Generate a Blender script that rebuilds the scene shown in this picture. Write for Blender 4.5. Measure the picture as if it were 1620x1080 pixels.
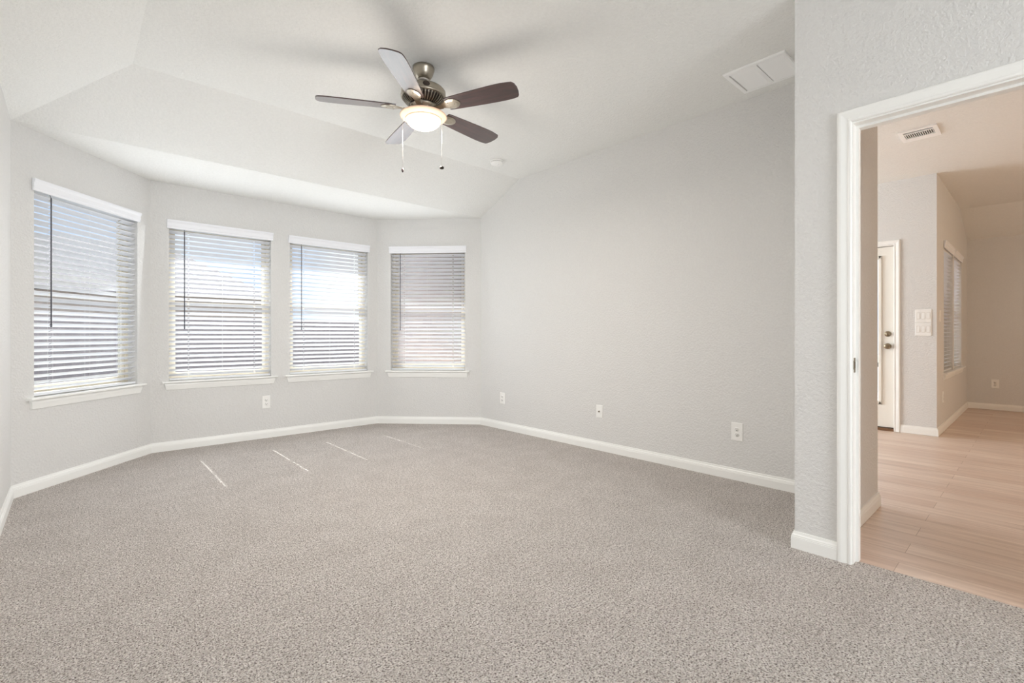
import bpy, bmesh, math
from mathutils import Vector, Matrix

# ---------------------------------------------------------------- camera, sky, sun, exposure
sc = bpy.context.scene
for o in list(bpy.data.objects):
    bpy.data.objects.remove(o)
col = sc.collection
FPX, HC = 765.0, 1.055
YAW = math.radians(42.33)
cam_d = bpy.data.cameras.new('camera')
cam_d.sensor_fit = 'HORIZONTAL'
cam_d.sensor_width = 36.0
cam_d.lens = 36.0 * FPX / 1620.0
cam_d.shift_y = -10.0 / 1620.0
cam_d.clip_start = 0.02
cam = bpy.data.objects.new('camera', cam_d)
col.objects.link(cam)
cam.location = (0, 0, HC)
cam.rotation_euler = (math.pi / 2, 0, -YAW)
sc.camera = cam

sc.view_settings.view_transform = 'Standard'
sc.view_settings.look = 'None'
sc.view_settings.exposure = -0.08
sc.view_settings.gamma = 1.0
sc.view_settings.use_curve_mapping = False
sc.cycles.use_denoising = True
sc.cycles.max_bounces = 14
sc.cycles.diffuse_bounces = 8
sc.cycles.transparent_max_bounces = 16
sc.cycles.use_light_tree = True
sc.cycles.use_adaptive_sampling = False
sc.cycles.caustics_reflective = False
sc.cycles.caustics_refractive = False
sc.cycles.sample_clamp_indirect = 6.0

SKY = 1.3
SUN = 14.5
world = bpy.data.worlds.new('sky')
sc.world = world
world.use_nodes = True
wt = world.node_tree
wt.nodes.clear()
def wn(t): return wt.nodes.new(t)
w_out, w_bg, w_tc, w_ns, w_rp = wn('ShaderNodeOutputWorld'), wn('ShaderNodeBackground'), wn('ShaderNodeTexCoord'), wn('ShaderNodeTexNoise'), wn('ShaderNodeValToRGB')
w_ns.inputs['Scale'].default_value = 3.0
w_ns.inputs['Detail'].default_value = 5.0
w_rp.color_ramp.elements[0].position = 0.42
w_rp.color_ramp.elements[0].color = (0.60, 0.72, 0.95, 1)
w_rp.color_ramp.elements[1].position = 0.56
w_rp.color_ramp.elements[1].color = (0.98, 0.99, 1.0, 1)
wt.links.new(w_tc.outputs['Generated'], w_ns.inputs['Vector'])
wt.links.new(w_ns.outputs['Fac'], w_rp.inputs['Fac'])
wt.links.new(w_rp.outputs['Color'], w_bg.inputs['Color'])
w_bg.inputs['Strength'].default_value = SKY
wt.links.new(w_bg.outputs['Background'], w_out.inputs['Surface'])

def light(name, kind, energy, color, loc, direction, size=None, size_y=None):
    d = bpy.data.lights.new(name, kind)
    d.energy = energy
    d.color = color
    if kind == 'AREA':
        d.shape = 'RECTANGLE'
        d.size, d.size_y = size, size_y
    o = bpy.data.objects.new(name, d)
    col.objects.link(o)
    o.location = loc
    o.rotation_euler = Vector(direction).to_track_quat('-Z', 'Y').to_euler()
    return o

sun = light('sun', 'SUN', SUN, (1.0, 0.99, 0.97), (0, 20, 20), (-0.012, -1.0, -1.09))
sun.data.angle = math.radians(0.13)
# added area lights: bedroom fill from behind, hall light from the living side
REAR = light('rear_fill', 'AREA', 142, (0.90, 0.95, 1.0), (0.86, -4.60, 1.40), (0, 1, 0.0), 1.8, 1.55)
HALL = light('hall_side_fill', 'AREA', 168, (0.84, 0.93, 1.0), (4.7, 5.9, 1.5), (0.12, -1, 0.05), 1.7, 1.9)  # placed by the shadow edge on the hall ceiling; that wall has no window
# area fills added inside the room, in front of the four bay blinds
WL = 6.6
for k, (x, y, dx, dy) in enumerate(((.160, 4.865, .743, -.669), (.905, 5.30, 0, -1), (2.155, 5.30, 0, -1), (3.080, 4.877, -.719, -.695))):
    light('bay_window_fill', 'AREA', WL, (0.93, 0.97, 1.0), (x, y, 1.36), (dx, dy, 0.05), .86, 1.32)
NOOK = light('nook_warm_fill', 'AREA', 38, (1.0, 0.73, 0.47), (6.5, -3.4, 1.5), (0, 1, 0), 2.0, 1.2)  # added warm fill for the nook

# ---------------------------------------------------------------- helpers
def lin(r, g, b):
    def c(v):
        v /= 255.0
        return v / 12.92 if v <= 0.04045 else ((v + 0.055) / 1.055) ** 2.4
    return (c(r), c(g), c(b), 1.0)

def mat(name, color, rough=0.5, metal=0.0, spec=0.5):
    m = bpy.data.materials.new(name)
    m.use_nodes = True
    b = m.node_tree.nodes['Principled BSDF']
    b.inputs['Base Color'].default_value = color
    b.inputs['Roughness'].default_value = rough
    b.inputs['Metallic'].default_value = metal
    b.inputs['Specular IOR Level'].default_value = spec
    return m

def nd(m, t, **kw):
    n = m.node_tree.nodes.new(t)
    for k, v in kw.items():
        n.inputs[k].default_value = v
    return n
def lk(m, a, b): m.node_tree.links.new(a, b)

def noise_bump(m, scale, dist, strength=1.0, detail=2.0, vary=0.0):
    b = m.node_tree.nodes['Principled BSDF']
    geo = nd(m, 'ShaderNodeNewGeometry')
    n = nd(m, 'ShaderNodeTexNoise', Scale=scale, Detail=detail, Roughness=0.55)
    lk(m, geo.outputs['Position'], n.inputs['Vector'])
    bp = nd(m, 'ShaderNodeBump', Strength=strength, Distance=dist)
    lk(m, n.outputs['Fac'], bp.inputs['Height'])
    lk(m, bp.outputs['Normal'], b.inputs['Normal'])
    if vary:
        base = tuple(b.inputs['Base Color'].default_value)
        r = nd(m, 'ShaderNodeValToRGB')
        r.color_ramp.elements[0].position, r.color_ramp.elements[1].position = 0.3, 0.7
        r.color_ramp.elements[0].color = tuple(v * (1 - vary) for v in base[:3]) + (1,)
        r.color_ramp.elements[1].color = tuple(min(1, v * (1 + vary)) for v in base[:3]) + (1,)
        lk(m, n.outputs['Fac'], r.inputs['Fac'])
        lk(m, r.outputs['Color'], b.inputs['Base Color'])
    return m

M = {}
M['wall'] = noise_bump(mat('wall_paint', lin(222, 221, 219), 0.75, spec=0.25), 75, 0.0048, 1.0, 2.5, 0.02)
M['ceiling'] = noise_bump(mat('ceiling_paint', lin(236, 236, 233), 0.85, spec=0.2), 65, 0.0052, 1.0, 2.5, 0.02)
M['trim'] = noise_bump(mat('white_semi_gloss_trim', lin(246, 246, 243), 0.35), 40, 0.0003, 0.5)
M['plastic'] = noise_bump(mat('white_plastic', lin(244, 243, 240), 0.35), 60, 0.0001, 0.3)
M['slat'] = noise_bump(mat('white_faux_wood', lin(234, 236, 240), 0.45), 30, 0.0003, 0.5)
M['valance'] = noise_bump(mat('white_valance', lin(243, 244, 248), 0.45), 30, 0.0003, 0.5)
M['vinyl'] = noise_bump(mat('almond_window_vinyl', lin(226, 218, 200), 0.4), 60, 0.0002, 0.4)
M['dark'] = noise_bump(mat('dark_slot', lin(30, 28, 27), 0.6), 60, 0.0001, 0.3)
M['rubber'] = noise_bump(mat('black_weatherstrip', lin(38, 30, 26), 0.7), 60, 0.0002, 0.4)
M['wand'] = noise_bump(mat('smoky_clear_wand', lin(92, 92, 100), 0.25), 60, 0.0001, 0.3)
M['gap_shade'] = noise_bump(mat('grey_shadow_gap', lin(214, 210, 203), 0.6), 60, 0.0001, 0.3)  # grey painted in for the shadow gap around the switch rockers
M['cord'] = noise_bump(mat('white_cord', lin(235, 235, 235), 0.8), 400, 0.0002, 0.5)
M['nickel'] = noise_bump(mat('brushed_nickel', lin(168, 160, 146), 0.33, 0.9), 200, 0.0001, 0.4)
M['dark_nickel'] = noise_bump(mat('shadowed_vent_metal', lin(60, 52, 46), 0.4, 0.7), 200, 0.0001, 0.4)
M['satin_nickel'] = noise_bump(mat('satin_nickel_hardware', lin(150, 138, 118), 0.3, 0.95), 200, 0.0001, 0.4)
M['chain'] = noise_bump(mat('pull_chain_metal', lin(196, 188, 180), 0.35, 0.3), 200, 0.0001, 0.3)
M['door'] = noise_bump(mat('painted_door', lin(243, 240, 232), 0.4), 40, 0.0003, 0.5)
M['grille'] = noise_bump(mat('white_enamel_grille', lin(250, 250, 249), 0.4), 60, 0.0002, 0.4)
M['concrete'] = noise_bump(mat('patio_concrete', lin(158, 157, 158), 0.85), 12, 0.004, 0.6, 4, 0.06)
M['fence'] = noise_bump(mat('weathered_cedar_fence', lin(176, 166, 168), 0.85), 8, 0.004, 0.6, 5, 0.12)
M['roof'] = noise_bump(mat('grey_roof_shingle', lin(128, 124, 128), 0.9), 6, 0.01, 0.6, 5, 0.12)
M['stone'] = noise_bump(mat('pale_stone_siding', lin(196, 184, 176), 0.9), 5, 0.01, 0.6, 5, 0.12)
M['threshold'] = noise_bump(mat('brown_threshold', lin(120, 88, 62), 0.45), 30, 0.0004, 0.5)

# carpet
def carpet():
    m = mat('taupe_cut_pile_carpet', lin(200, 190, 182), 0.95, spec=0.08)
    b = m.node_tree.nodes['Principled BSDF']
    geo = nd(m, 'ShaderNodeNewGeometry')
    fine = nd(m, 'ShaderNodeTexNoise', Scale=150.0, Detail=3.0, Roughness=0.6)
    tuft = nd(m, 'ShaderNodeTexVoronoi', Scale=170.0)
    big = nd(m, 'ShaderNodeTexNoise', Scale=5.0, Detail=4.0, Roughness=0.6)
    for n in (fine, tuft, big):
        lk(m, geo.outputs['Position'], n.inputs['Vector'])
    r = nd(m, 'ShaderNodeValToRGB')
    e = r.color_ramp.elements
    e[0].position, e[0].color = 0.33, lin(88, 77, 70)
    e[1].position, e[1].color = 0.64, lin(242, 237, 232)
    x = e.new(0.46); x.color = lin(207, 198, 192)
    lk(m, fine.outputs['Fac'], r.inputs['Fac'])
    r2 = nd(m, 'ShaderNodeValToRGB')
    r2.color_ramp.elements[0].position, r2.color_ramp.elements[1].position = 0.36, 0.62
    r2.color_ramp.elements[0].color = (0.92, 0.915, 0.91, 1)
    r2.color_ramp.elements[1].color = (1, 1, 1, 1)
    clump = nd(m, 'ShaderNodeTexNoise', Scale=55.0, Detail=2.0)
    lk(m, geo.outputs['Position'], clump.inputs['Vector'])
    r3 = nd(m, 'ShaderNodeValToRGB')
    r3.color_ramp.elements[0].position, r3.color_ramp.elements[1].position = 0.36, 0.56
    r3.color_ramp.elements[0].color = (0.85, 0.84, 0.83, 1)
    r3.color_ramp.elements[1].color = (1.07, 1.07, 1.07, 1)
    lk(m, clump.outputs['Fac'], r3.inputs['Fac'])
    lk(m, big.outputs['Fac'], r2.inputs['Fac'])
    mx = m.node_tree.nodes.new('ShaderNodeMix'); mx.data_type = 'RGBA'; mx.blend_type = 'MULTIPLY'
    mx.inputs[0].default_value = 1.0
    lk(m, r.outputs['Color'], mx.inputs[6]); lk(m, r2.outputs['Color'], mx.inputs[7])
    mx2 = m.node_tree.nodes.new('ShaderNodeMix'); mx2.data_type = 'RGBA'; mx2.blend_type = 'MULTIPLY'
    mx2.inputs[0].default_value = 1.0
    lk(m, mx.outputs[2], mx2.inputs[6]); lk(m, r3.outputs['Color'], mx2.inputs[7])
    lk(m, mx2.outputs[2], b.inputs['Base Color'])
    ad = m.node_tree.nodes.new('ShaderNodeMath'); ad.operation = 'SUBTRACT'
    lk(m, fine.outputs['Fac'], ad.inputs[0]); lk(m, tuft.outputs['Distance'], ad.inputs[1])
    bp = nd(m, 'ShaderNodeBump', Strength=0.9, Distance=0.010)
    lk(m, ad.outputs[0], bp.inputs['Height']); lk(m, bp.outputs['Normal'], b.inputs['Normal'])
    return m
M['carpet'] = carpet()

def planks():
    m = mat('light_oak_plank_floor', lin(196, 168, 146), 0.34, spec=0.4)
    b = m.node_tree.nodes['Principled BSDF']
    geo = nd(m, 'ShaderNodeNewGeometry')
    mp = nd(m, 'ShaderNodeMapping')
    mp.inputs['Rotation'].default_value = (0, 0, math.pi / 2)
    lk(m, geo.outputs['Position'], mp.inputs['Vector'])
    br = m.node_tree.nodes.new('ShaderNodeTexBrick')
    br.offset = 0.37
    br.inputs['Color1'].default_value = lin(230, 212, 198)
    br.inputs['Color2'].default_value = lin(214, 190, 174)
    br.inputs['Mortar'].default_value = lin(165, 138, 118)
    br.inputs['Scale'].default_value = 1.0
    br.inputs['Mortar Size'].default_value = 0.0012
    br.inputs['Mortar Smooth'].default_value = 0.3
    br.inputs['Bias'].default_value = 0.0
    br.inputs['Brick Width'].default_value = 1.22
    br.inputs['Row Height'].default_value = 0.15
    lk(m, mp.outputs['Vector'], br.inputs['Vector'])
    mp2 = nd(m, 'ShaderNodeMapping'); mp2.inputs['Scale'].default_value = (26, 1.6, 26)
    lk(m, geo.outputs['Position'], mp2.inputs['Vector'])
    n = nd(m, 'ShaderNodeTexNoise', Scale=1.0, Detail=6.0, Roughness=0.6, Distortion=0.6)
    lk(m, mp2.outputs['Vector'], n.inputs['Vector'])
    r = nd(m, 'ShaderNodeValToRGB')
    r.color_ramp.elements[0].position, r.color_ramp.elements[1].position = 0.3, 0.65
    r.color_ramp.elements[0].color = (0.78, 0.73, 0.70, 1)
    r.color_ramp.elements[1].color = (1.04, 1.03, 1.02, 1)
    lk(m, n.outputs['Fac'], r.inputs['Fac'])
    mx = m.node_tree.nodes.new('ShaderNodeMix'); mx.data_type = 'RGBA'; mx.blend_type = 'MULTIPLY'
    mx.inputs[0].default_value = 1.0
    lk(m, br.outputs['Color'], mx.inputs[6]); lk(m, r.outputs['Color'], mx.inputs[7])
    lk(m, mx.outputs[2], b.inputs['Base Color'])
    bp = nd(m, 'ShaderNodeBump', Strength=0.4, Distance=0.001)
    lk(m, n.outputs['Fac'], bp.inputs['Height']); lk(m, bp.outputs['Normal'], b.inputs['Normal'])
    return m
M['planks'] = planks()

def blade_wood():
    m = mat('walnut_fan_blade', lin(78, 48, 42), 0.28, spec=0.7)
    b = m.node_tree.nodes['Principled BSDF']
    tc = nd(m, 'ShaderNodeTexCoord')
    mp = nd(m, 'ShaderNodeMapping'); mp.inputs['Scale'].default_value = (2.5, 28, 28)
    lk(m, tc.outputs['Object'], mp.inputs['Vector'])
    n = nd(m, 'ShaderNodeTexNoise', Scale=1.5, Detail=6.0, Roughness=0.6, Distortion=0.8)
    lk(m, mp.outputs['Vector'], n.inputs['Vector'])
    r = nd(m, 'ShaderNodeValToRGB')
    r.color_ramp.elements[0].position, r.color_ramp.elements[1].position = 0.3, 0.75
    r.color_ramp.elements[0].color = lin(34, 23, 23)
    r.color_ramp.elements[1].color = lin(84, 52, 49)
    lk(m, n.outputs['Fac'], r.inputs['Fac']); lk(m, r.outputs['Color'], b.inputs['Base Color'])
    b.inputs['Coat Weight'].default_value = 0.9
    b.inputs['Coat Roughness'].default_value = 0.16
    return m
M['blade'] = blade_wood()

def emis(name, color, strength):
    m = mat(name, color, 0.4)
    b = m.node_tree.nodes['Principled BSDF']
    tc = nd(m, 'ShaderNodeTexCoord')
    n = nd(m, 'ShaderNodeTexNoise', Scale=8.0, Detail=1.0)
    lk(m, tc.outputs['Object'], n.inputs['Vector'])
    r = nd(m, 'ShaderNodeValToRGB')
    r.color_ramp.elements[0].color = tuple(v * 0.97 for v in color[:3]) + (1,)
    r.color_ramp.elements[1].color = color
    lk(m, n.outputs['Fac'], r.inputs['Fac']); lk(m, r.outputs['Color'], b.inputs['Emission Color'])
    b.inputs['Emission Strength'].default_value = strength
    return m
M['bowl'] = emis('lit_frosted_glass', (1.0, 0.86, 0.70, 1), 4.5)
M['bowl_rim'] = emis('frosted_glass_rim', (1.0, 0.70, 0.50, 1), 0.10)

def glass():
    m = bpy.data.materials.new('window_glass'); m.use_nodes = True
    t = m.node_tree; t.nodes.clear()
    o = t.nodes.new('ShaderNodeOutputMaterial'); tr = t.nodes.new('ShaderNodeBsdfTransparent')
    gl = t.nodes.new('ShaderNodeBsdfGlossy'); mx = t.nodes.new('ShaderNodeMixShader'); fr = t.nodes.new('ShaderNodeMath'); fr.operation = 'POWER'; fr.inputs[1].default_value = 4.0
    lw = t.nodes.new('ShaderNodeLayerWeight'); lw.inputs['Blend'].default_value = 0.5
    t.links.new(lw.outputs['Facing'], fr.inputs[0])
    tr.inputs['Color'].default_value = (0.93, 0.95, 0.95, 1)
    gl.inputs['Roughness'].default_value = 0.02
    t.links.new(fr.outputs[0], mx.inputs[0]); t.links.new(tr.outputs[0], mx.inputs[1]); t.links.new(gl.outputs[0], mx.inputs[2])
    t.links.new(mx.outputs[0], o.inputs['Surface'])
    return m
M['glass'] = glass()

def grass():
    m = noise_bump(mat('dry_lawn', lin(140, 140, 134), 0.95), 60, 0.02, 0.7, 4, 0.2)
    return m
M['grass'] = grass()

# mesh builder ---------------------------------------------------
class MB:
    def __init__(s): s.v, s.f, s.sm = [], [], []
    def add(s, vs, fs, smooth=False):
        k = len(s.v); s.v += [tuple(p) for p in vs]
        for q in fs: s.f.append([i + k for i in q]); s.sm.append(smooth)
    def box(s, a, b, rot=None, piv=None):
        (x0, y0, z0), (x1, y1, z1) = a, b
        vs = [Vector(p) for p in ((x0,y0,z0),(x1,y0,z0),(x1,y1,z0),(x0,y1,z0),(x0,y0,z1),(x1,y0,z1),(x1,y1,z1),(x0,y1,z1))]
        if rot is not None:
            c = Vector(piv) if piv else (vs[0] + vs[6]) / 2
            vs = [rot @ (p - c) + c for p in vs]
        s.add(vs, [(0,3,2,1),(4,5,6,7),(0,1,5,4),(1,2,6,5),(2,3,7,6),(3,0,4,7)])
    def bevbox(s, a, b, r):
        # box whose -Y face (front) is chamfered
        (x0, y0, z0), (x1, y1, z1) = a, b
        vs = [(x0,y1,z0),(x1,y1,z0),(x1,y1,z1),(x0,y1,z1),
              (x0,y0+r,z0),(x1,y0+r,z0),(x1,y0+r,z1),(x0,y0+r,z1),
              (x0+r,y0,z0+r),(x1-r,y0,z0+r),(x1-r,y0,z1-r),(x0+r,y0,z1-r)]
        s.add(vs, [(0,3,2,1),(0,1,5,4),(1,2,6,5),(2,3,7,6),(3,0,4,7),(4,5,9,8),(5,6,10,9),(6,7,11,10),(7,4,8,11),(8,9,10,11)])
    def tube(s, p0, p1, r0, r1=None, n=12, caps=True):
        r1 = r0 if r1 is None else r1
        p0, p1 = Vector(p0), Vector(p1)
        q = (p1 - p0).to_track_quat('Z', 'Y')
        vs = []
        for p, r in ((p0, r0), (p1, r1)):
            for i in range(n):
                a = 2 * math.pi * i / n
                vs.append(p + q @ Vector((r * math.cos(a), r * math.sin(a), 0)))
        s.add(vs, [(i, (i + 1) % n, n + (i + 1) % n, n + i) for i in range(n)], True)
        if caps: s.add(vs, [tuple(range(n))[::-1], tuple(range(n, 2 * n))])
    def lathe(s, prof, c=(0, 0, 0), axis='Z', n=40, close=True):
        c = Vector(c); vs = []
        for r, h in prof:
            for i in range(n):
                a = 2 * math.pi * i / n
                if axis == 'Z': p = Vector((r * math.cos(a), r * math.sin(a), h))
                elif axis == 'Y': p = Vector((r * math.cos(a), h, r * math.sin(a)))
                else: p = Vector((h, r * math.cos(a), r * math.sin(a)))
                vs.append(c + p)
        fs = []
        for k in range(len(prof) - 1):
            for i in range(n):
                j = (i + 1) % n
                fs.append((k*n+i, k*n+j, (k+1)*n+j, (k+1)*n+i))
        s.add(vs, fs, True)
        if close:
            s.add(vs[:n], [tuple(range(n))]); s.add(vs[-n:], [tuple(range(n))])
    def extrude_x(s, prof, x0, x1):
        # closed YZ profile extruded along X
        n = len(prof)
        vs = [(x0, y, z) for y, z in prof] + [(x1, y, z) for y, z in prof]
        s.add(vs, [(i, (i + 1) % n, n + (i + 1) % n, n + i) for i in range(n)] + [tuple(range(n))[::-1], tuple(range(n, 2 * n))])
    def build(s, name, m, parent=None, weld=False):
        me = bpy.data.meshes.new(name)
        me.from_pydata(s.v, [], s.f)
        me.polygons.foreach_set('use_smooth', s.sm)
        bm = bmesh.new(); bm.from_mesh(me)
        bmesh.ops.remove_doubles(bm, verts=bm.verts, dist=1e-5)
        bmesh.ops.recalc_face_normals(bm, faces=bm.faces)
        bm.to_mesh(me); bm.free()
        me.materials.append(m)
        o = bpy.data.objects.new(name, me)
        col.objects.link(o)
        if parent: o.parent = parent
        else: MESHES.append(o)
        return o
MESHES = []

def struct(o): o['kind'] = 'structure'; return o
def tag(o, label, cat, group=None):
    o['label'] = label; o['category'] = cat
    if group: o['group'] = group
    return o
def empty(name, loc, rz=0.0):
    o = bpy.data.objects.new(name, None)
    o.empty_display_size = 0.05
    o.location = loc; o.rotation_euler = (0, 0, rz)
    col.objects.link(o)
    return o
def copy_tree(o, parent=None):
    c = o.copy(); col.objects.link(c); c.parent = parent
    for ch in [x for x in bpy.data.objects if x.parent == o]: copy_tree(ch, c)
    return c

# ---------------------------------------------------------------- room plan
Z1, Z2 = 2.44, 2.745
PL, PCL, PCR, PR = Vector((-.29, 4.478)), Vector((.523, 5.38)), Vector((2.712, 5.38)), Vector((3.583, 4.478))
YR = -4.5                                       # rear wall of the bedroom
XW, XWB = 2.66, 2.775                           # doorway wall, both faces
YN0, YN1 = .689, .831
XH = 3.69                                       # hall side of the right wall
XD, YE, XF = 6.67, .745, 9.65

def wall(name, A, B, z0, z1, thick, holes=(), m=None):
    """wall whose visible face runs A->B, thickness to the left; holes = (s0, s1, z0, z1)"""
    A, B = Vector(A), Vector(B)
    L = (B - A).length; d = (B - A) / L; n = Vector((-d.y, d.x))
    ss = sorted({0.0, L, *[v for h in holes for v in h[:2]]}); zs = sorted({z0, z1, *[v for h in holes for v in h[2:]]})
    solid = lambda i, k: 0 <= i < len(ss) - 1 and 0 <= k < len(zs) - 1 and not any(
        h[0] - 1e-6 <= ss[i] and ss[i+1] <= h[1] + 1e-6 and h[2] - 1e-6 <= zs[k] and zs[k+1] <= h[3] + 1e-6 for h in holes)
    P = lambda s, t, z: (A.x + d.x * s + n.x * t, A.y + d.y * s + n.y * t, z)
    b = MB()
    for i in range(len(ss) - 1):
        for k in range(len(zs) - 1):
            if not solid(i, k): continue
            a0, a1, c0, c1 = ss[i], ss[i+1], zs[k], zs[k+1]
            for t in (0, thick): b.add([P(a0,t,c0), P(a1,t,c0), P(a1,t,c1), P(a0,t,c1)], [(0,1,2,3)])
            for (di, dk, e) in ((-1,0,(a0,a0,c0,c1)), (1,0,(a1,a1,c0,c1))):
                if not solid(i+di, k): b.add([P(e[0],0,c0), P(e[0],thick,c0), P(e[0],thick,c1), P(e[0],0,c1)], [(0,1,2,3)])
            for dk, z in ((-1, c0), (1, c1)):
                if not solid(i, k+dk): b.add([P(a0,0,z), P(a1,0,z), P(a1,thick,z), P(a0,thick,z)], [(0,1,2,3)])
    return struct(b.build(name, m or M['wall']))

def sweep(name, pts, prof, m, parent=None):
    """profile (offset to the right of the path, height) swept with mitred corners"""
    pts = [Vector(p) for p in pts]; n = len(prof); b = MB(); vs = []
    for i, p in enumerate(pts):
        d0 = (p - pts[i-1]).normalized() if i else None
        d1 = (pts[i+1] - p).normalized() if i < len(pts) - 1 else None
        r = lambda d: Vector((d.y, -d.x))
        if d0 is None: o = r(d1)
        elif d1 is None: o = r(d0)
        else:
            o = (r(d0) + r(d1)).normalized(); o = o / o.dot(r(d1))
        for t, z in prof: vs.append((p.x + o.x * t, p.y + o.y * t, z))
    fs = []
    for k in range(len(pts) - 1):
        for i in range(n):
            j = (i + 1) % n
            fs.append((k*n+i, k*n+j, (k+1)*n+j, (k+1)*n+i))
    fs += [tuple(range(n)), tuple(range((len(pts)-1)*n, len(pts)*n))]
    b.add(vs, fs)
    return b.build(name, m, parent)

def mitred(names, pts, prof, m):
    """one object per wall with the mitres of the whole run"""
    pts = [Vector(p) for p in pts]
    r = lambda d: Vector((d.y, -d.x))
    off = []
    for i, p in enumerate(pts):
        d0 = (p - pts[i-1]).normalized() if i else None
        d1 = (pts[i+1] - p).normalized() if i < len(pts) - 1 else None
        if d0 is None: o = r(d1)
        elif d1 is None: o = r(d0)
        else:
            o = (r(d0) + r(d1)).normalized(); o = o / o.dot(r(d1))
        off.append(o)
    n = len(prof)
    for k, nm in enumerate(names):
        b = MB(); vs = []
        for i in (k, k + 1):
            for t, z in prof: vs.append((pts[i].x + off[i].x * t, pts[i].y + off[i].y * t, z))
        b.add(vs, [(i, (i+1) % n, n + (i+1) % n, n + i) for i in range(n)] + [tuple(range(n)), tuple(range(n, 2*n))])
        struct(b.build(nm, m))

# floors
b = MB()
b.add([(x, y, 0) for x, y in ((-.29, YR), (2.715, YR), (2.715, .75), (3.6, .75), (3.6, 4.478), (2.72, 5.4), (.515, 5.4), (-.31, 4.478))], [tuple(range(8))])
fl = struct(b.build('floor_carpet', M['carpet']))
b = MB(); b.box((-.5, YR - .2, -.15), (3.65, 5.6, -.004)); struct(b.build('floor_slab', M['concrete']))
b = MB(); b.box((2.716, -3.6, -.02), (9.9, 6.2, -.003)); struct(b.build('floor_wood', M['planks']))

# ceilings (bedroom vault: low soffit over the bay, two slopes, high flat part)
def slab(name, polys, m, up=.1):
    b = MB()
    for p in polys: b.add(p, [tuple(range(len(p)))])
    o = b.build(name, m)
    return struct(o)
HX, HY = .282, 3.82
slab('ceiling_soffit', [[(*PL, Z1), (*PR, Z1), (*PCR, Z1), (*PCL, Z1)]], M['ceiling'])
slab('ceiling_slope_back', [[(*PL, Z1), (*PR, Z1), (3.583, HY, Z2), (HX, HY, Z2)]], M['ceiling'])
slab('ceiling_slope_left', [[(*PL, Z1), (HX, HY, Z2), (HX, YR, Z2), (-.29, YR, Z1)]], M['ceiling'])
slab('ceiling', [[(HX, YR, Z2), (2.70, YR, Z2), (2.70, .76, Z2), (3.60, .76, Z2), (3.60, HY, Z2), (HX, HY, Z2)]], M['ceiling'])
slab('ceiling_hall', [[(2.70, -3.6, Z2), (8.84, -3.6, Z2), (8.84, 6.2, Z2), (3.64, 6.2, Z2), (3.64, .76, Z2), (2.70, .76, Z2)]], M['ceiling'])
slab('ceiling_nook_slope', [[(8.84, -3.6, Z2), (9.7, -3.6, Z1 - .02), (9.7, .76, Z1 - .02), (8.84, .76, Z2)]], M['ceiling'])
b = MB(); b.box((-.6, YR - .3, 2.90), (6.9, 4.6, 3.0)); b.box((6.9, YR - .3, 2.90), (9.9, 1.3, 3.0)); struct(b.build('ceiling_attic_deck', M['fence']))

# walls
ZB, ZT = .617, 2.085
WIN = {1: (.153, 1.062), 2: (.136, 1.005), 3: (1.190, 2.070), 4: (.165, 1.062)}
wall('wall_left', (-.29, YR), PL, 0, Z1, .15)
wall('wall_bay_left', PL, PCL, 0, Z1, .15, [(*WIN[1], ZB, ZT)])
wall('wall_back', PCL, PCR, 0, Z1, .15, [(*WIN[2], ZB, ZT), (*WIN[3], ZB, ZT)])
wall('wall_bay_right', PCR, PR, 0, Z1, .15, [(*WIN[4], ZB, ZT)])
wall('wall_right', PR, (3.583, YN1), 0, Z2, XH - 3.583)
DOOR0, DOOR1, DTOP = .603, -.24, 2.043
wall('wall_doorway', (XW, YN1), (XW, YR), 0, Z2, XWB - XW, [(YN1 - DOOR0 - .0, YN1 - DOOR1, 0, DTOP + .0)])
wall('wall_partition', (XWB, YN0), (XH, YN0), 0, Z2, YN1 - YN0)
wall('wall_hall_left', (XH, PR.y), (XH, 6.2), 0, Z2, XH - 3.583)
wall('wall_rear', (XW, YR), (-.29, YR), 0, Z2, .15, [(.85, 2.75, .6, 2.2)])  # opening added to let the rear fill in
wall('wall_hall_back', (XD, 6.2), (XD, YE), 0, Z2, .15, [(6.2 - 2.01, 6.2 - 1.10, 0, 2.04)])
wall('wall_hall_living', (XH, 6.2), (XD, 6.2), 0, Z2, .15)
NW = {5: (7.20 - XD, 8.00 - XD), 6: (8.11 - XD, 8.93 - XD)}
wall('wall_nook_side', (XD + .15, YE), (XF, YE), 0, Z2, .15, [(NW[5][0] - .15, NW[5][1] - .15, ZB, 2.06), (NW[6][0] - .15, NW[6][1] - .15, ZB, 2.06)])
wall('wall_nook_back', (XF, YE), (XF, -3.6), 0, Z2, .15)
wall('wall_kitchen', (XF, -3.6), (XWB, -3.6), 0, Z2, .15)

# baseboards
BB = [(0, 0), (.014, 0), (.014, .052), (.0125, .0545), (.0135, .0575), (.0115, .062), (.0115, .066), (.0075, .072), (.0055, .0835), (0, .0835)]
mitred(['baseboard_left', 'baseboard_bay_left', 'baseboard_back', 'baseboard_bay_right', 'baseboard_right', 'baseboard_partition', 'baseboard_doorway'],
       [(-.29, YR), PL, PCL, PCR, PR, (3.583, YN1), (XW, YN1), (XW, .649)], BB, M['trim'])
mitred(['baseboard_hall_partition', 'baseboard_hall_left'], [(XWB, YN0), (XH, YN0), (XH, 6.2)], BB, M['trim'])
mitred(['baseboard_hall_back', 'baseboard_nook_side', 'baseboard_nook_back'], [(XD, 1.043), (XD, YE), (XF, YE), (XF, -3.6)], BB, M['trim'])

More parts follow.
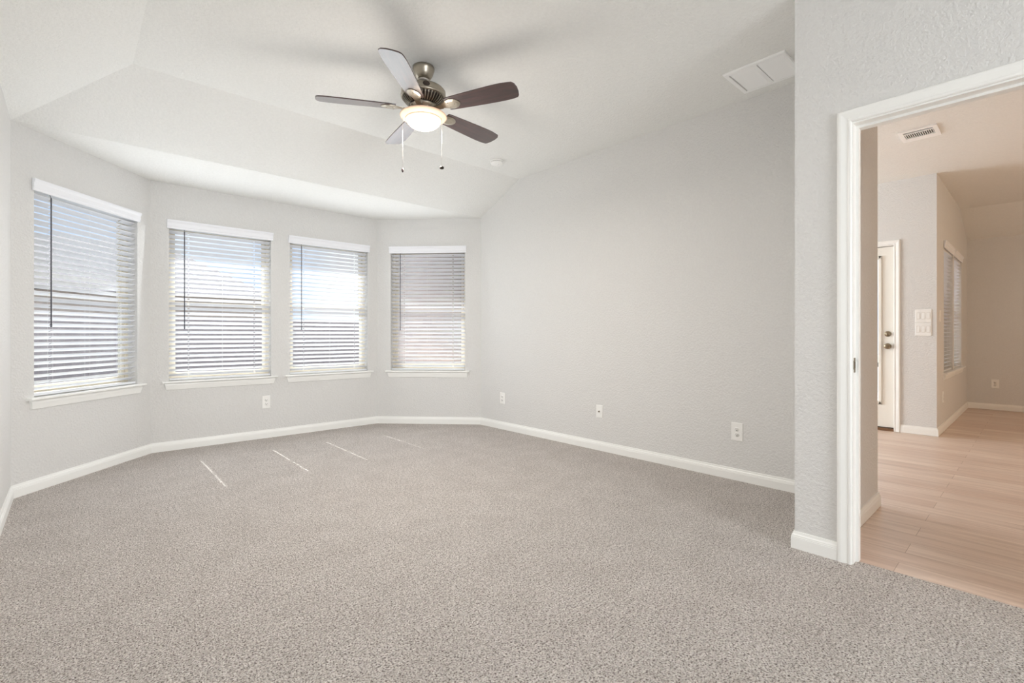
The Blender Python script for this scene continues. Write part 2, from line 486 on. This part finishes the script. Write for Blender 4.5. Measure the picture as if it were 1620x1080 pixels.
# ---------------------------------------------------------------- door casings
CAS = [(0, 0), (0, .010), (.004, .014), (.010, .0145), (.016, .0115), (.022, .0125), (.040, .0175), (.048, .018), (.053, .0165), (.055, .013), (.057, .011), (.057, 0)]
def casing(name, fx, sgn, y_l, y_r, ztop, m, parent=None):
    """U-shaped casing on a wall face X=fx; sgn = direction out of the wall; y_l > y_r opening edges"""
    path = [((y_l, 0), (1, 0)), ((y_l, ztop), (1, 1)), ((y_r, ztop), (-1, 1)), ((y_r, 0), (-1, 0))]
    b = MB(); vs = []; n = len(CAS)
    for (y, z), (oy, oz) in path:
        for w, t in CAS: vs.append((fx + sgn * t, y + oy * w, z + oz * w))
    fs = []
    for k in range(3):
        for i in range(n):
            j = (i + 1) % n; fs.append((k*n+i, k*n+j, (k+1)*n+j, (k+1)*n+i))
    fs += [tuple(range(n)), tuple(range(3*n, 4*n))]
    b.add(vs, fs)
    return b.build(name, m, parent)

j = MB()
JT = .015
j.box((XW - .001, DOOR0 - JT, 0), (XWB + .001, DOOR0, DTOP))
j.box((XW - .001, DOOR1, 0), (XWB + .001, DOOR1 + JT, DTOP))
j.box((XW - .001, DOOR1 + JT, DTOP - JT), (XWB + .001, DOOR0 - JT, DTOP))
# stops
S0, S1 = XW + .045, XW + .080
j.box((S0, DOOR0 - JT - .011, 0), (S1, DOOR0 - JT, DTOP - JT))
j.box((S0, DOOR1 + JT, 0), (S1, DOOR1 + JT + .011, DTOP - JT))
j.box((S0, DOOR1 + JT + .011, DTOP - JT - .011), (S1, DOOR0 - JT - .011, DTOP - JT))
jamb = struct(j.build('trim_1', M['trim']))
casing('casing', XW, -1, DOOR0 - .011, DOOR1 + .011, DTOP - .008, M['trim'], jamb)
casing('casing', XWB, 1, DOOR0 - .011, DOOR1 + .011, DTOP - .008, M['trim'], jamb)
s = MB(); yj = DOOR0 - JT
s.box((XW + .010, yj - .0015, .882), (XW + .036, yj + .001, .950))
s.box((XW + .003, yj - .0035, .897), (XW + .011, yj + .001, .937))
sp = s.build('strike_plate', M['satin_nickel'], jamb)
s = MB(); s.box((XW + .016, yj - .0019, .902), (XW + .028, yj, .931)); s.build('strike_hole', M['dark'], sp)

# ---------------------------------------------------------------- windows and blinds
def to_local(parent, pts): return pts
def frame_of(A, B):
    d = (Vector(B) - Vector(A)).normalized()
    return Vector(A), d, math.atan2(d.y, d.x)

def rect_frame(b, x0, x1, z0, z1, w, y0, y1, wb=None):
    wb = w if wb is None else wb
    b.box((x0, y0, z0), (x1, y1, z0 + wb)); b.box((x0, y0, z1 - w), (x1, y1, z1))
    b.box((x0, y0, z0 + wb), (x0 + w, y1, z1 - w)); b.box((x1 - w, y0, z0 + wb), (x1, y1, z1 - w))

def make_window(n, A, B, s0, s1, zb, zt):
    O, d, rz = frame_of(A, B)
    root = empty('window_%d' % n, (O.x, O.y, zb), rz); struct(root)
    h = zt - zb; zm = 1.352 - zb
    b = MB(); rect_frame(b, s0, s1, .018, h, .028, .082, .148); b.build('window_frame', M['vinyl'], root)
    b = MB(); rect_frame(b, s0 + .03, s1 - .03, .048, zm + .014, .030, .092, .112, .042); lo = b.build('sash', M['vinyl'], root)
    g = MB(); g.box((s0 + .055, .100, .085), (s1 - .055, .104, zm - .012)); g.build('glass_pane', M['glass'], lo)
    b = MB(); rect_frame(b, s0 + .03, s1 - .03, zm - .014, h - .030, .030, .114, .134); up = b.build('sash', M['vinyl'], root)
    g = MB(); g.box((s0 + .055, .122, zm + .012), (s1 - .055, .126, h - .055)); g.build('glass_pane', M['glass'], up)
    # stool with horns and apron
    b = MB()
    b.box((s0, -.004, 0), (s1, .084, .018))
    b.extrude_x([(.0, 0), (.0, .018), (-.036, .018), (-.041, .014), (-.041, .004), (-.036, 0)], s0 - .055, s1 + .055)
    b.build('window_sill', M['trim'], root)
    b = MB()
    x0, x1 = s0 - .036, s1 + .036
    prof = [(0, 0), (-.018, -.004), (-.019, -.020), (-.013, -.046), (-.010, -.060), (0, -.062)]
    n_ = len(prof); vs = []
    for t, (y, z) in [(t, p) for t in (0, 1) for p in prof]:
        ins = -z * .22
        vs.append(((x0 + ins) if t == 0 else (x1 - ins), y, z))
    b.add(vs, [(i, (i+1) % n_, n_ + (i+1) % n_, n_ + i) for i in range(n_)] + [tuple(range(n_))[::-1], tuple(range(n_, 2*n_))])
    b.build('window_apron', M['trim'], root)
    return root

TILT = math.radians(27)
def make_blind(A, B, s0, s1, zb, zt, label, wand=True, holes=(.155, None, .150), group='white blinds on the bay windows', tilt=TILT):
    O, d, rz = frame_of(A, B)
    root = empty('window_blind', (O.x + d.x * s0, O.y + d.y * s0, zb + .018), rz)
    tag(root, label, 'blind', group)
    W = s1 - s0; H = zt - zb - .018
    e = .006
    # valance
    v = MB(); z1 = 2.112 - zb - .018; z0 = z1 - .080
    prof = [(-.004, z0), (-.012, z0 + .001), (-.013, z0 + .016), (-.017, z0 + .022), (-.017, z0 + .050), (-.022, z0 + .060), (-.026, z0 + .066), (-.026, z1 - .002), (-.024, z1), (-.004, z1)]
    v.extrude_x(prof, -.016, W + .016)
    v.build('valance', M['valance'], root)
    hr = MB(); hr.box((e, .008, H - .050), (W - e, .062, H - .006)); hr.build('headrail', M['slat'], root)
    cuts = [holes[0], W / 2, W - holes[2]]
    zs = []; z = .052
    while z < H - .060: zs.append(z); z += .0440
    sl = MB(); c, sn = math.cos(tilt), math.sin(tilt)
    hw, ht, hs, hl = .025, .0014, 0.0078, .0135
    yc = .037
    def piece(x0, x1, u0, u1, zc, hole_faces=True):
        # u across the slat: -1 room side (raised), +1 outside; slightly crowned
        us = [u0 + (u1 - u0) * k / 2 for k in range(3)]
        vs = []
        for x in (x0, x1):
            for sgn in (1, -1):
                for u in us:
                    crown = .0012 * (1 - (u / hw) ** 2)
                    vs.append((x, yc + u * c + (crown + sgn * ht) * sn, zc - u * sn + (crown + sgn * ht) * c))
        # idx: x0 top 0..2, x0 bot 3..5, x1 top 6..8, x1 bot 9..11
        f = [(0, 1, 7, 6), (1, 2, 8, 7), (3, 9, 10, 4), (4, 10, 11, 5), (0, 6, 9, 3), (2, 5, 11, 8), (0, 3, 4, 1), (1, 4, 5, 2), (6, 7, 10, 9), (7, 8, 11, 10)]
        sl.add(vs, f)
    for zc in zs:
        slots = (cuts[0], cuts[2])
        xs = [e] + [q for k in slots for q in (k - hs, k + hs)] + [W - e]
        for k in range(0, len(xs), 2): piece(xs[k], xs[k+1], -hw, hw, zc)
        for k in slots:
            piece(k - hs, k + hs, -hw, -hl, zc); piece(k - hs, k + hs, hl, hw, zc)
    so = sl.build('slats', M['slat'], root)
    br = MB(); br.box((e, .012, .006), (W - e, .062, .022)); br.build('bottom_rail', M['slat'], root)
    cd = MB()
    for k in cuts:
        for yy in (yc - hw * c - .002, yc + hw * c + .002):
            cd.tube((k - .006 if yy < yc else k + .006, yy, .02), (k - .006 if yy < yc else k + .006, yy, H - .05), .0006, n=5, caps=False)
    cd.build('ladder_cords', M['cord'], root)
    if wand:
        w = MB(); x = .118; t = z0 + .002; bt = 1.132 - zb - .018
        w.tube((x, -.0045, bt), (x, -.0045, t - .02), .0042, n=8); w.tube((x, -.0045, bt - .02), (x, -.0045, bt), .0055, n=8)
        w.tube((x, -.0045, t - .02), (x, .01, t + .01), .0018, n=6)
        w.build('tilt_wand', M['wand'], root)
    return root

LAB = {1: 'white slatted blind on the leftmost window, in the left angled bay wall',
       2: 'white slatted blind on the back-wall window above the outlet',
       3: 'white slatted blind on the right-hand window of the back wall',
       4: 'white slatted blind on the rightmost bay window, beside the long blank wall'}
SIDES = {1: (PL, PCL), 2: (PCL, PCR), 3: (PCL, PCR), 4: (PCR, PR)}
for k in (1, 2, 3, 4):
    make_window(k, *SIDES[k], *WIN[k], ZB, ZT)
    make_blind(*SIDES[k], *WIN[k], ZB, ZT, LAB[k])
NLAB = {5: 'white slatted blind on the nearer of the two windows seen through the doorway', 6: 'white slatted blind on the farther window through the doorway, next to the corner'}
for k in (5, 6):
    A, B = (XD, YE), (XF, YE)
    make_window(k, A, B, *NW[k], ZB, 2.06)
    make_blind(A, B, *NW[k], ZB, 2.06, NLAB[k], wand=False, group='white blinds beyond the doorway', tilt=math.radians(10))

# added window frame behind the camera, where the rear fill comes in
rw = empty('window_7', (XW, YR, .6), math.pi); struct(rw)
b = MB(); rect_frame(b, .85, 2.75, 0, 1.6, .05, .06, .12); b.build('window_frame', M['vinyl'], rw)

# ---------------------------------------------------------------- glazed exterior door in the hall
dr = empty('door_1', (XD, 1.555, 0)); struct(dr)
y0, y1 = 1.104 - 1.555, 2.006 - 1.555
b = MB()
lx0, lx1, lz0, lz1 = 1.212 - 1.555, 1.898 - 1.555, .290, 1.934
xa, xb = .020, .064
b.box((xa, y0, .035), (xb, lx0, 2.033)); b.box((xa, lx1, .035), (xb, y1, 2.033))
b.box((xa, lx0, .035), (xb, lx1, lz0)); b.box((xa, lx0, lz1), (xb, lx1, 2.033))
slabd = b.build('door_slab', M['door'], dr)
b = MB()
w = .028
for (ya, yb, za, zb_) in ((lx0 - .004, lx0 + w, lz0 - .004, lz1 + .004), (lx1 - w, lx1 + .004, lz0 - .004, lz1 + .004), (lx0, lx1, lz0 - .004, lz0 + w), (lx0, lx1, lz1 - w, lz1 + .004)):
    b.box((.010, ya, za), (.022, yb, zb_)); b.box((.004, ya + .007, za + .007), (.012, yb - .007, zb_ - .007)); b.box((.050, ya, za), (.070, yb, zb_))
b.build('glazing_frame', M['door'], slabd)
b = MB(); b.box((.038, lx0 + .01, lz0 + .01), (.044, lx1 - .01, lz1 - .01)); b.build('glass_pane', M['glass'], slabd)
def hardware(z, name, prof):
    b = MB(); b.lathe(prof, (.020, 1.158 - 1.555, z), 'X', 24); return b.build(name, M['satin_nickel'], slabd)
hardware(1.069, 'deadbolt', [(.031, 0), (.031, -.006), (.027, -.012), (.014, -.014), (.013, -.02), (.0, -.021)])
hardware(.933, 'door_knob', [(.032, 0), (.032, -.005), (.026, -.010), (.012, -.014), (.012, -.030), (.022, -.036), (.028, -.046), (.028, -.056), (.022, -.064), (.0, -.067)])
b = MB(); b.box((.012, y0 - .005, .905), (.019, y0 + .002, .962)); b.box((.012, y0 - .005, 1.05), (.019, y0 + .002, 1.088)); b.build('latch_strike', M['dark'], dr)
b = MB(); b.box((.022, y0 - .004, .026), (.06, y1, .035)); b.box((.018, y0 - .004, .03), (.06, y0, 2.036)); b.build('weatherstrip', M['rubber'], dr)
b = MB(); b.box((-.012, y0 - .004, -.002), (.10, y1 + .004, .026)); b.build('threshold', M['threshold'], dr)
b = MB(); b.box((0.001, y1, 0), (.149, y1 + .002, 2.04)); b.build('door_jamb', M['trim'], dr)
casing('casing', -.0, -1, y1 + .004, y0 - .003, 2.040, M['trim'], dr)

# ---------------------------------------------------------------- ceiling fan
FC = Vector((1.645, 2.636, Z2))
fan = empty('ceiling_fan', FC); tag(fan, 'five-blade ceiling fan with dark walnut blades and lit glass bowl, hanging from the bedroom ceiling', 'ceiling fan')
b = MB()
b.lathe([(.066, 0), (.068, -.006), (.068, -.018), (.064, -.026), (.059, -.045), (.048, -.066), (.036, -.075), (.026, -.078)])
can = b.build('canopy', M['nickel'], fan)
b = MB(); b.lathe([(.030, -.075), (.034, -.080), (.028, -.087), (.016, -.088)]); b.build('canopy_ring', M['chain'], can)
b = MB(); b.tube((0, 0, -.07), (0, 0, -.132), .0115); b.lathe([(.014, -.112), (.018, -.115), (.018, -.122), (.030, -.128)]); b.build('downrod', M['dark_nickel'], fan)
b = MB()
b.lathe([(.026, -.120), (.060, -.124), (.100, -.130), (.128, -.140), (.138, -.152), (.139, -.182), (.135, -.192), (.131, -.196)], n=48)
mh = b.build('motor_housing', M['nickel'], fan); mh.location.z = -.002
b = MB(); b.lathe([(.131, -.194), (.124, -.205), (.108, -.222), (.088, -.234), (.070, -.238)], n=48); b.build('vent_core', M['dark_nickel'], mh)
b = MB()
for k in range(40):
    a = 2 * math.pi * k / 40
    R = Matrix.Rotation(a, 3, 'Z')
    pr = [(.135, -.193), (.128, -.207), (.111, -.226), (.090, -.238), (.086, -.232), (.106, -.220), (.122, -.203), (.128, -.193)]
    vs = [R @ Vector((r, w_, z)) for w_ in (-.0025, .0025) for r, z in pr]
    n_ = len(pr)
    b.add(vs, [(i, (i+1) % n_, n_ + (i+1) % n_, n_ + i) for i in range(n_)] + [tuple(range(n_))[::-1], tuple(range(n_, 2*n_))])
b.build('vent_fins', M['nickel'], mh)
b = MB(); b.lathe([(.139, -.178), (.142, -.182), (.142, -.190), (.138, -.195)], n=48); b.build('housing_band', M['nickel'], mh)
# round emblem on the housing facing the camera
va = math.atan2(-FC.y, -FC.x)
for k_ in (0, ):
    b = MB(); q = Matrix.Rotation(va + .12, 3, 'Z')
    b2 = MB(); b2.lathe([(.021, .0), (.021, .003), (.017, .0036), (.0, .0030)], (.1375, 0, -.165), 'X', 24)
    b.add([q @ Vector(((p[0]), p[1], p[2] * .72 - .165 * .28)) for p in b2.v], b2.f, False)
    b.build('emblem', M['dark_nickel'], mh)
b = MB(); b.lathe([(.066, -.232), (.076, -.236), (.076, -.238), (.082, -.242), (.082, -.250), (.066, -.258), (.060, -.276), (.052, -.282)]); sw = b.build('switch_housing', M['nickel'], fan)
for k in range(6):
    b = MB()
    a = 2 * math.pi * (k + .3) / 6
    b.tube((.058 * math.cos(a), .058 * math.sin(a), -.268), (.070 * math.cos(a), .070 * math.sin(a), -.270), .005, n=10)
    b.build('thumb_screw', M['chain'], sw)
# light kit
b = MB(); b.lathe([(.050, -.279), (.080, -.283), (.118, -.292), (.143, -.304), (.147, -.309), (.143, -.314), (.126, -.324), (.110, -.330)], n=56, close=False)
b.build('shade_rim', M['bowl_rim'], fan)
b = MB()
prof = [(.1095, -.3295)] + [(.1075 * math.cos(t), -.331 - .058 * math.sin(t)) for t in [math.radians(x) for x in range(4, 90, 7)]] + [(.002, -.389)]
b.lathe(prof, n=56, close=True); b.build('glass_bowl', M['bowl'], fan)
b = MB(); b.lathe([(.112, -.326), (.1135, -.330), (.1125, -.334), (.108, -.335)], n=56, close=False); b.build('bowl_band', M['bowl_rim'], fan)
# blades
def blade(parent, ang):
    e_ = bpy.data.objects.new('blade', None)
    out = [(.170, .050), (.20, .055), (.30, .061), (.40, .066), (.50, .070), (.56, .070), (.600, .067), (.622, .062), (.632, .050)]
    pts = [(x, y) for x, y in out] + [(.641, .020), (.645, -.015), (.640, -.045), (.626, -.062)] + [(x, -y) for x, y in reversed(out[:-3])]
    b = MB(); n = len(pts); t = .0035
    b.add([(x, y, t) for x, y in pts] + [(x, y, -t) for x, y in pts], [tuple(range(n)), tuple(range(n, 2*n))[::-1]] + [(i, (i+1) % n, n + (i+1) % n, n + i) for i in range(n)])
    o = b.build('blade', M['blade'], parent)
    o.matrix_local = Matrix.Rotation(ang, 4, 'Z') @ Matrix.Translation((0, 0, -.262)) @ Matrix.Rotation(math.radians(-12), 4, 'X')
    # bracket: arm plus leaf-shaped plate under the blade root
    b = MB()
    leaf = [(.120, .016), (.150, .022), (.175, .036), (.205, .043), (.235, .036), (.255, .018), (.262, 0)]
    lp = leaf + [(x, -y) for x, y in reversed(leaf[:-1])]
    n = len(lp)
    top, mid, bot = -.0036, -.0075, -.012
    b.add([(x, y, top) for x, y in lp] + [(x, y, mid) for x, y in lp] + [(.19 + (x - .19) * .72, y * .68, bot) for x, y in lp],
          [tuple(range(n)), tuple(range(2*n, 3*n))[::-1]] + [(i, (i+1) % n, n + (i+1) % n, n + i) for i in range(n)] + [(n+i, n+(i+1) % n, 2*n + (i+1) % n, 2*n + i) for i in range(n)])
    b.box((.070, -.017, -.014), (.140, .017, -.005)); b.box((.066, -.014, -.010), (.082, .014, .030))
    for sx, sy in ((.185, .020), (.185, -.020), (.225, 0)): b.tube((sx, sy, -.009), (sx, sy, -.0145), .0045, n=10)
    k = b.build('blade_bracket', M['nickel'], o)
    bpy.data.objects.remove(e_)
    return o
for k in range(5): blade(fan, math.radians(6.5 + 72 * k))
# pull chains, to the camera's left and right of the bowl
rt = Vector((math.cos(YAW), -math.sin(YAW)))
fwv = Vector((math.sin(YAW), math.cos(YAW)))
for sgn, zend, nm in ((-.128, -.655, 'acorn'), (.118, -.640, 'disc')):
    p = rt * sgn + fwv * (-.02)
    b = MB(); b.tube((p.x, p.y, -.315), (p.x, p.y, zend), .0008, n=6)
    ch = b.build('pull_chain', M['chain'], fan)
    b = MB()
    if nm == 'disc': b.lathe([(.002, .010), (.013, .006), (.014, 0), (.012, -.006), (.002, -.009)], (p.x, p.y, zend), 'Z', 20)
    else: b.lathe([(.002, .014), (.006, .010), (.0075, 0), (.005, -.010), (.001, -.014)], (p.x, p.y, zend), 'Z', 16)
    b.build('chain_pull', M['blade'] if nm == 'acorn' else M['dark_nickel'], ch)
fl_ = light('fan_bulb', 'POINT', 8, (1.0, 0.93, 0.86), (FC.x, FC.y, FC.z - .53), (0, 0, -1))
fl_.data.shadow_soft_size = .12
fd_ = light('fan_bulb_downlight', 'AREA', 27, (1.0, 0.94, 0.87), (FC.x, FC.y, FC.z - .396), (0, 0, -1), .2, .2)
fd_.data.shape = 'DISK'

# ---------------------------------------------------------------- smoke detector, vents
sd = empty('smoke_detector', (3.05, 3.565, Z2)); tag(sd, 'round white smoke detector on the ceiling between the fan and the sloped ceiling', 'smoke detector')
b = MB(); b.lathe([(.064, 0), (.066, -.004), (.066, -.012), (.062, -.014)]); b.build('mounting_base', M['plastic'], sd)
b = MB(); b.lathe([(.056, -.014), (.060, -.017), (.060, -.026), (.056, -.034), (.044, -.041), (.0, -.043)]); b.build('cover', M['plastic'], sd)
b = MB(); b.lathe([(.057, -.0142), (.0585, -.0155), (.057, -.017)]); b.build('sensor_slot', M['dark'], sd)
b = MB(); b.lathe([(.012, -.041), (.012, -.044), (.0, -.0445)], (-.012, -.02, 0)); b.build('test_button', M['grille'], sd)

vg = empty('return_air_grille', (3.295, 1.215, Z2)); tag(vg, 'square white louvered return grille with two panels on the bedroom ceiling', 'air grille')
hx, hy = .172, .185
b = MB()
def ring(b, hx, hy, w, z0, z1):
    b.box((-hx, -hy, z0), (hx, -hy + w, z1)); b.box((-hx, hy - w, z0), (hx, hy, z1))
    b.box((-hx, -hy + w, z0), (-hx + w, hy - w, z1)); b.box((hx - w, -hy + w, z0), (hx, hy - w, z1))
ring(b, hx, hy, .028, -.009, 0); ring(b, hx - .004, hy - .004, .022, -.012, -.009)
b.box((-hx + .028, -.012, -.009), (hx - .028, .012, -.001)); b.build('grille_frame', M['grille'], vg)
b = MB()
k = -hx + .034
while k < hx - .034:
    R = Matrix.Rotation(math.radians(40), 3, 'Y')
    for ya, yb in ((-hy + .028, -.017), (.012, hy - .033)):
        b.box((k - .0065, ya, -.0062), (k + .0065, yb, -.0050), R)
    k += .0095
b.build('louvers', M['grille'], vg)
b = MB(); b.box((-hx + .02, -hy + .02, -.0009), (hx - .02, hy - .02, -.0003)); b.build('duct_opening', M['dark_nickel'], vg)

hv = empty('ceiling_register', (5.245, .695, Z2)); tag(hv, 'small white air register on the hall ceiling, seen through the doorway', 'air vent')
hx, hy = .145, .125
b = MB()
# frame plate with a narrow slot and a finned slot
xs0, xs1, xf0, xf1 = -.105, -.075, -.055, .060
b.box((-hx, -hy, -.010), (xs0, hy, 0)); b.box((xs1, -hy, -.010), (xf0, hy, 0)); b.box((xf1, -hy, -.010), (hx, hy, 0))
for xa, xb_ in ((xs0, xs1), (xf0, xf1)):
    b.box((xa, -hy, -.010), (xb_, -hy + .03, 0)); b.box((xa, hy - .03, -.010), (xb_, hy, 0))
b.build('register_frame', M['grille'], hv)
b = MB()
for k in range(14):
    y = -hy + .037 + k * (2 * hy - .074) / 13
    b.box((xf0, y - .002, -.009), (xf1, y + .002, -.001))
b.build('fins', M['grille'], hv)
b = MB(); b.box((xs0, -hy + .03, -.0022), (xs1, hy - .03, -.0012)); b.box((xf0, -hy + .03, -.0012), (xf1, hy - .03, -.0004)); b.build('duct_opening', M['dark'], hv)

# ---------------------------------------------------------------- outlets and switches (local: plate on XZ, front towards -Y)
def outlet(loc, rz, w, h, label, coax=False, group='white wall outlets'):
    o = empty('cable_jack' if coax else 'wall_outlet', loc, rz); tag(o, label, 'wall plate' if coax else 'outlet', None if coax else group)
    b = MB(); b.bevbox((-w/2, -.0065, -h/2), (w/2, .001, h/2), .003); b.build('cover_plate', M['plastic'], o)
    if coax:
        b = MB(); b.lathe([(.0075, -.006), (.0075, -.009), (.0048, -.009), (.0048, -.018), (.0, -.018)], (0, 0, 0), 'Y', 16); b.build('cable_connector', M['satin_nickel'], o)
        b = MB(); b.lathe([(.0042, -.0182), (.0, -.0185)], (0, 0, 0), 'Y', 12); b.build('connector_socket', M['dark'], o)
    else:
        for s_ in (1, -1):
            b = MB(); b.lathe([(.0165, -.006), (.0165, -.0085), (.0, -.0088)], (0, 0, s_ * .0195), 'Y', 24)
            r = b.build('receptacle', M['plastic'], o)
            b = MB(); z = s_ * .0195
            b.box((-.0075, -.0093, z - .001), (-.0050, -.0085, z + .008)); b.box((.0050, -.0093, z + .000), (.0075, -.0085, z + .007))
            b.lathe([(.0032, -.0085), (.0032, -.0093), (.0, -.0094)], (0, 0, z - .008), 'Y', 12)
            b.build('slots', M['dark'], r)
        b = MB(); b.lathe([(.0032, -.006), (.003, -.0078), (.0, -.008)], (0, 0, 0), 'Y', 12); b.build('screw', M['plastic'], o)
    return o
dC = (PCR - PCL).normalized()
outlet((PCL.x + .957, 5.38, .369), 0, .078, .128, 'white duplex outlet low on the back wall beneath the left of its two windows')
outlet((3.583, 4.09, .348), -math.pi/2, .076, .124, 'white duplex outlet low on the long right wall, the one nearest the bay corner')
outlet((3.583, 2.739, .356), -math.pi/2, .072, .116, 'white cable jack plate with metal connector, low on the middle of the right wall', coax=True)
outlet((3.583, 1.498, .352), -math.pi/2, .082, .132, 'white duplex outlet low on the right wall, the large one nearest the doorway wall')
outlet((XF, .453, .368), -math.pi/2, .080, .122, 'white duplex outlet on the brown-shaded far wall beyond the doorway')
outlet((7.12, YE, .370), 0, .076, .122, 'white outlet below the nook windows beyond the doorway, seen edge-on')

def switch(loc, rz, w, h, gangs, label, group=None):
    o = empty('light_switch', loc, rz); tag(o, label, 'light switch', group)
    b = MB(); b.bevbox((-w/2, -.0065, -h/2), (w/2, .001, h/2), .003); b.build('cover_plate', M['plastic'], o)
    p = w / gangs * .92
    for g in range(gangs):
        x = (g - (gangs - 1) / 2) * p
        b = MB(); b.box((x - .0150, -.0072, -.034), (x + .0150, -.006, .034)); b.build('rocker_frame', M['gap_shade'], o)
        b = MB()
        vs = [(x-.0125,-.0070,-.031),(x+.0125,-.0070,-.031),(x+.0125,-.0070,.031),(x-.0125,-.0070,.031),
              (x-.0125,-.0112,-.031),(x+.0125,-.0112,-.031),(x+.0125,-.0074,.031),(x-.0125,-.0074,.031)]
        b.add(vs, [(0,3,2,1),(4,5,6,7),(0,1,5,4),(1,2,6,5),(2,3,7,6),(3,0,4,7)])
        b.build('rocker', M['plastic'], o)
    return o
switch((XD, .852, 1.2605), -math.pi/2, .134, .136, 3, 'upper of two stacked white switch plates beside the glazed hall door', 'switch plates beside the hall door')
switch((XD, .852, 1.118), -math.pi/2, .134, .140, 3, 'lower of two stacked white switch plates beside the glazed hall door', 'switch plates beside the hall door')
switch((6.885, YE, 1.262), 0, .080, .124, 1, 'single white switch plate round the corner, left of the nook windows')

# ---------------------------------------------------------------- outside
b = MB(); b.box((-30, 5.30, -.45), (40, 80, -.25)); struct(b.build('ground', M['grass']))
b = MB(); b.box((-2.5, 5.56, -.26), (6.6, 8.6, -.18)); b.box((6.84, .92, -.26), (13, 6.0, -.18)); struct(b.build('ground_bounce_patio', M['concrete']))  # concrete beside the nook is added to bounce light onto its blinds
# masonry cladding on the outside of the wing beside the bay
M['masonry'] = mat('rose_grey_masonry', lin(168, 148, 142), 0.9)
_g = nd(M['masonry'], 'ShaderNodeNewGeometry');
_sx = nd(M['masonry'], 'ShaderNodeSeparateXYZ'); _cx = nd(M['masonry'], 'ShaderNodeCombineXYZ')
_bk = nd(M['masonry'], 'ShaderNodeTexBrick'); _bk.inputs['Scale'].default_value = 1.0
_bk.inputs['Brick Width'].default_value = .24; _bk.inputs['Row Height'].default_value = .085; _bk.inputs['Mortar Size'].default_value = .008
_bk.inputs['Color1'].default_value = lin(200, 186, 184); _bk.inputs['Color2'].default_value = lin(184, 172, 172); _bk.inputs['Mortar'].default_value = lin(200, 194, 188)
lk(M['masonry'], _g.outputs['Position'], _sx.inputs[0]); lk(M['masonry'], _sx.outputs['Y'], _cx.inputs['X']); lk(M['masonry'], _sx.outputs['Z'], _cx.inputs['Y'])
lk(M['masonry'], _cx.outputs[0], _bk.inputs['Vector']); lk(M['masonry'], _bk.outputs['Color'], M['masonry'].node_tree.nodes['Principled BSDF'].inputs['Base Color'])
b = MB(); b.box((3.50, 4.66, -.26), (3.582, 6.36, 2.55)); struct(b.build('wall_exterior', M['masonry']))
# eaves over the bay
b = MB(); ov = .66
pts = [(-.44 - ov, 3.0), (-.44 - ov, 4.80), (.19, 5.53 + ov), (3.05, 5.53 + ov), (3.73 + ov, 4.80), (3.73 + ov, 3.0)]
ins = [(3.735, 3.0), (3.735, 4.54), (2.78, 5.53), (.455, 5.53), (-.445, 4.54), (-.445, 3.0)]
pts += ins; NP = len(pts)
b.add([(x, y, 2.56) for x, y in pts] + [(x, y, 2.74) for x, y in pts], [(0, 1, 10, 11), (1, 2, 9, 10), (2, 3, 8, 9), (3, 4, 7, 8), (4, 5, 6, 7)] + [tuple(v + NP for v in q[::-1]) for q in ((0, 1, 10, 11), (1, 2, 9, 10), (2, 3, 8, 9), (3, 4, 7, 8), (4, 5, 6, 7))] + [(i, (i+1) % NP, NP + (i+1) % NP, NP + i) for i in range(NP)])
struct(b.build('ceiling_eave', M['trim']))
fence = empty('wooden_fence', (3, 15.0, -.25)); tag(fence, 'grey-brown wooden privacy fence across the yard, glimpsed between the blind slats', 'fence')
b = MB(); x = -16.0
while x < 20: b.box((x, 0, .03), (x + .135, .018, 1.75)); x += .14
b.build('pickets', M['fence'], fence)
b = MB()
for z in (.3, .95, 1.55): b.box((-16, .018, z), (20, .06, z + .09))
b.build('rails', M['fence'], fence)
hs = empty('neighbouring_house', (3.5, 22, -.25)); tag(hs, 'pale neighbouring house with a grey gabled roof beyond the fence', 'house')
b = MB(); b.box((-11, 0, 0), (2.5, 8, 2.9)); b.build('house_wall', M['stone'], hs)
b = MB(); b.add([(-11.5, -.5, 2.8), (3, -.5, 2.8), (3, 8.5, 2.8), (-11.5, 8.5, 2.8), (-8, 4, 5.2), (-.5, 4, 5.2)], [(0,3,2,1), (0,1,5,4), (1,2,5), (2,3,4,5), (3,0,4)]); b.build('roof', M['roof'], hs)
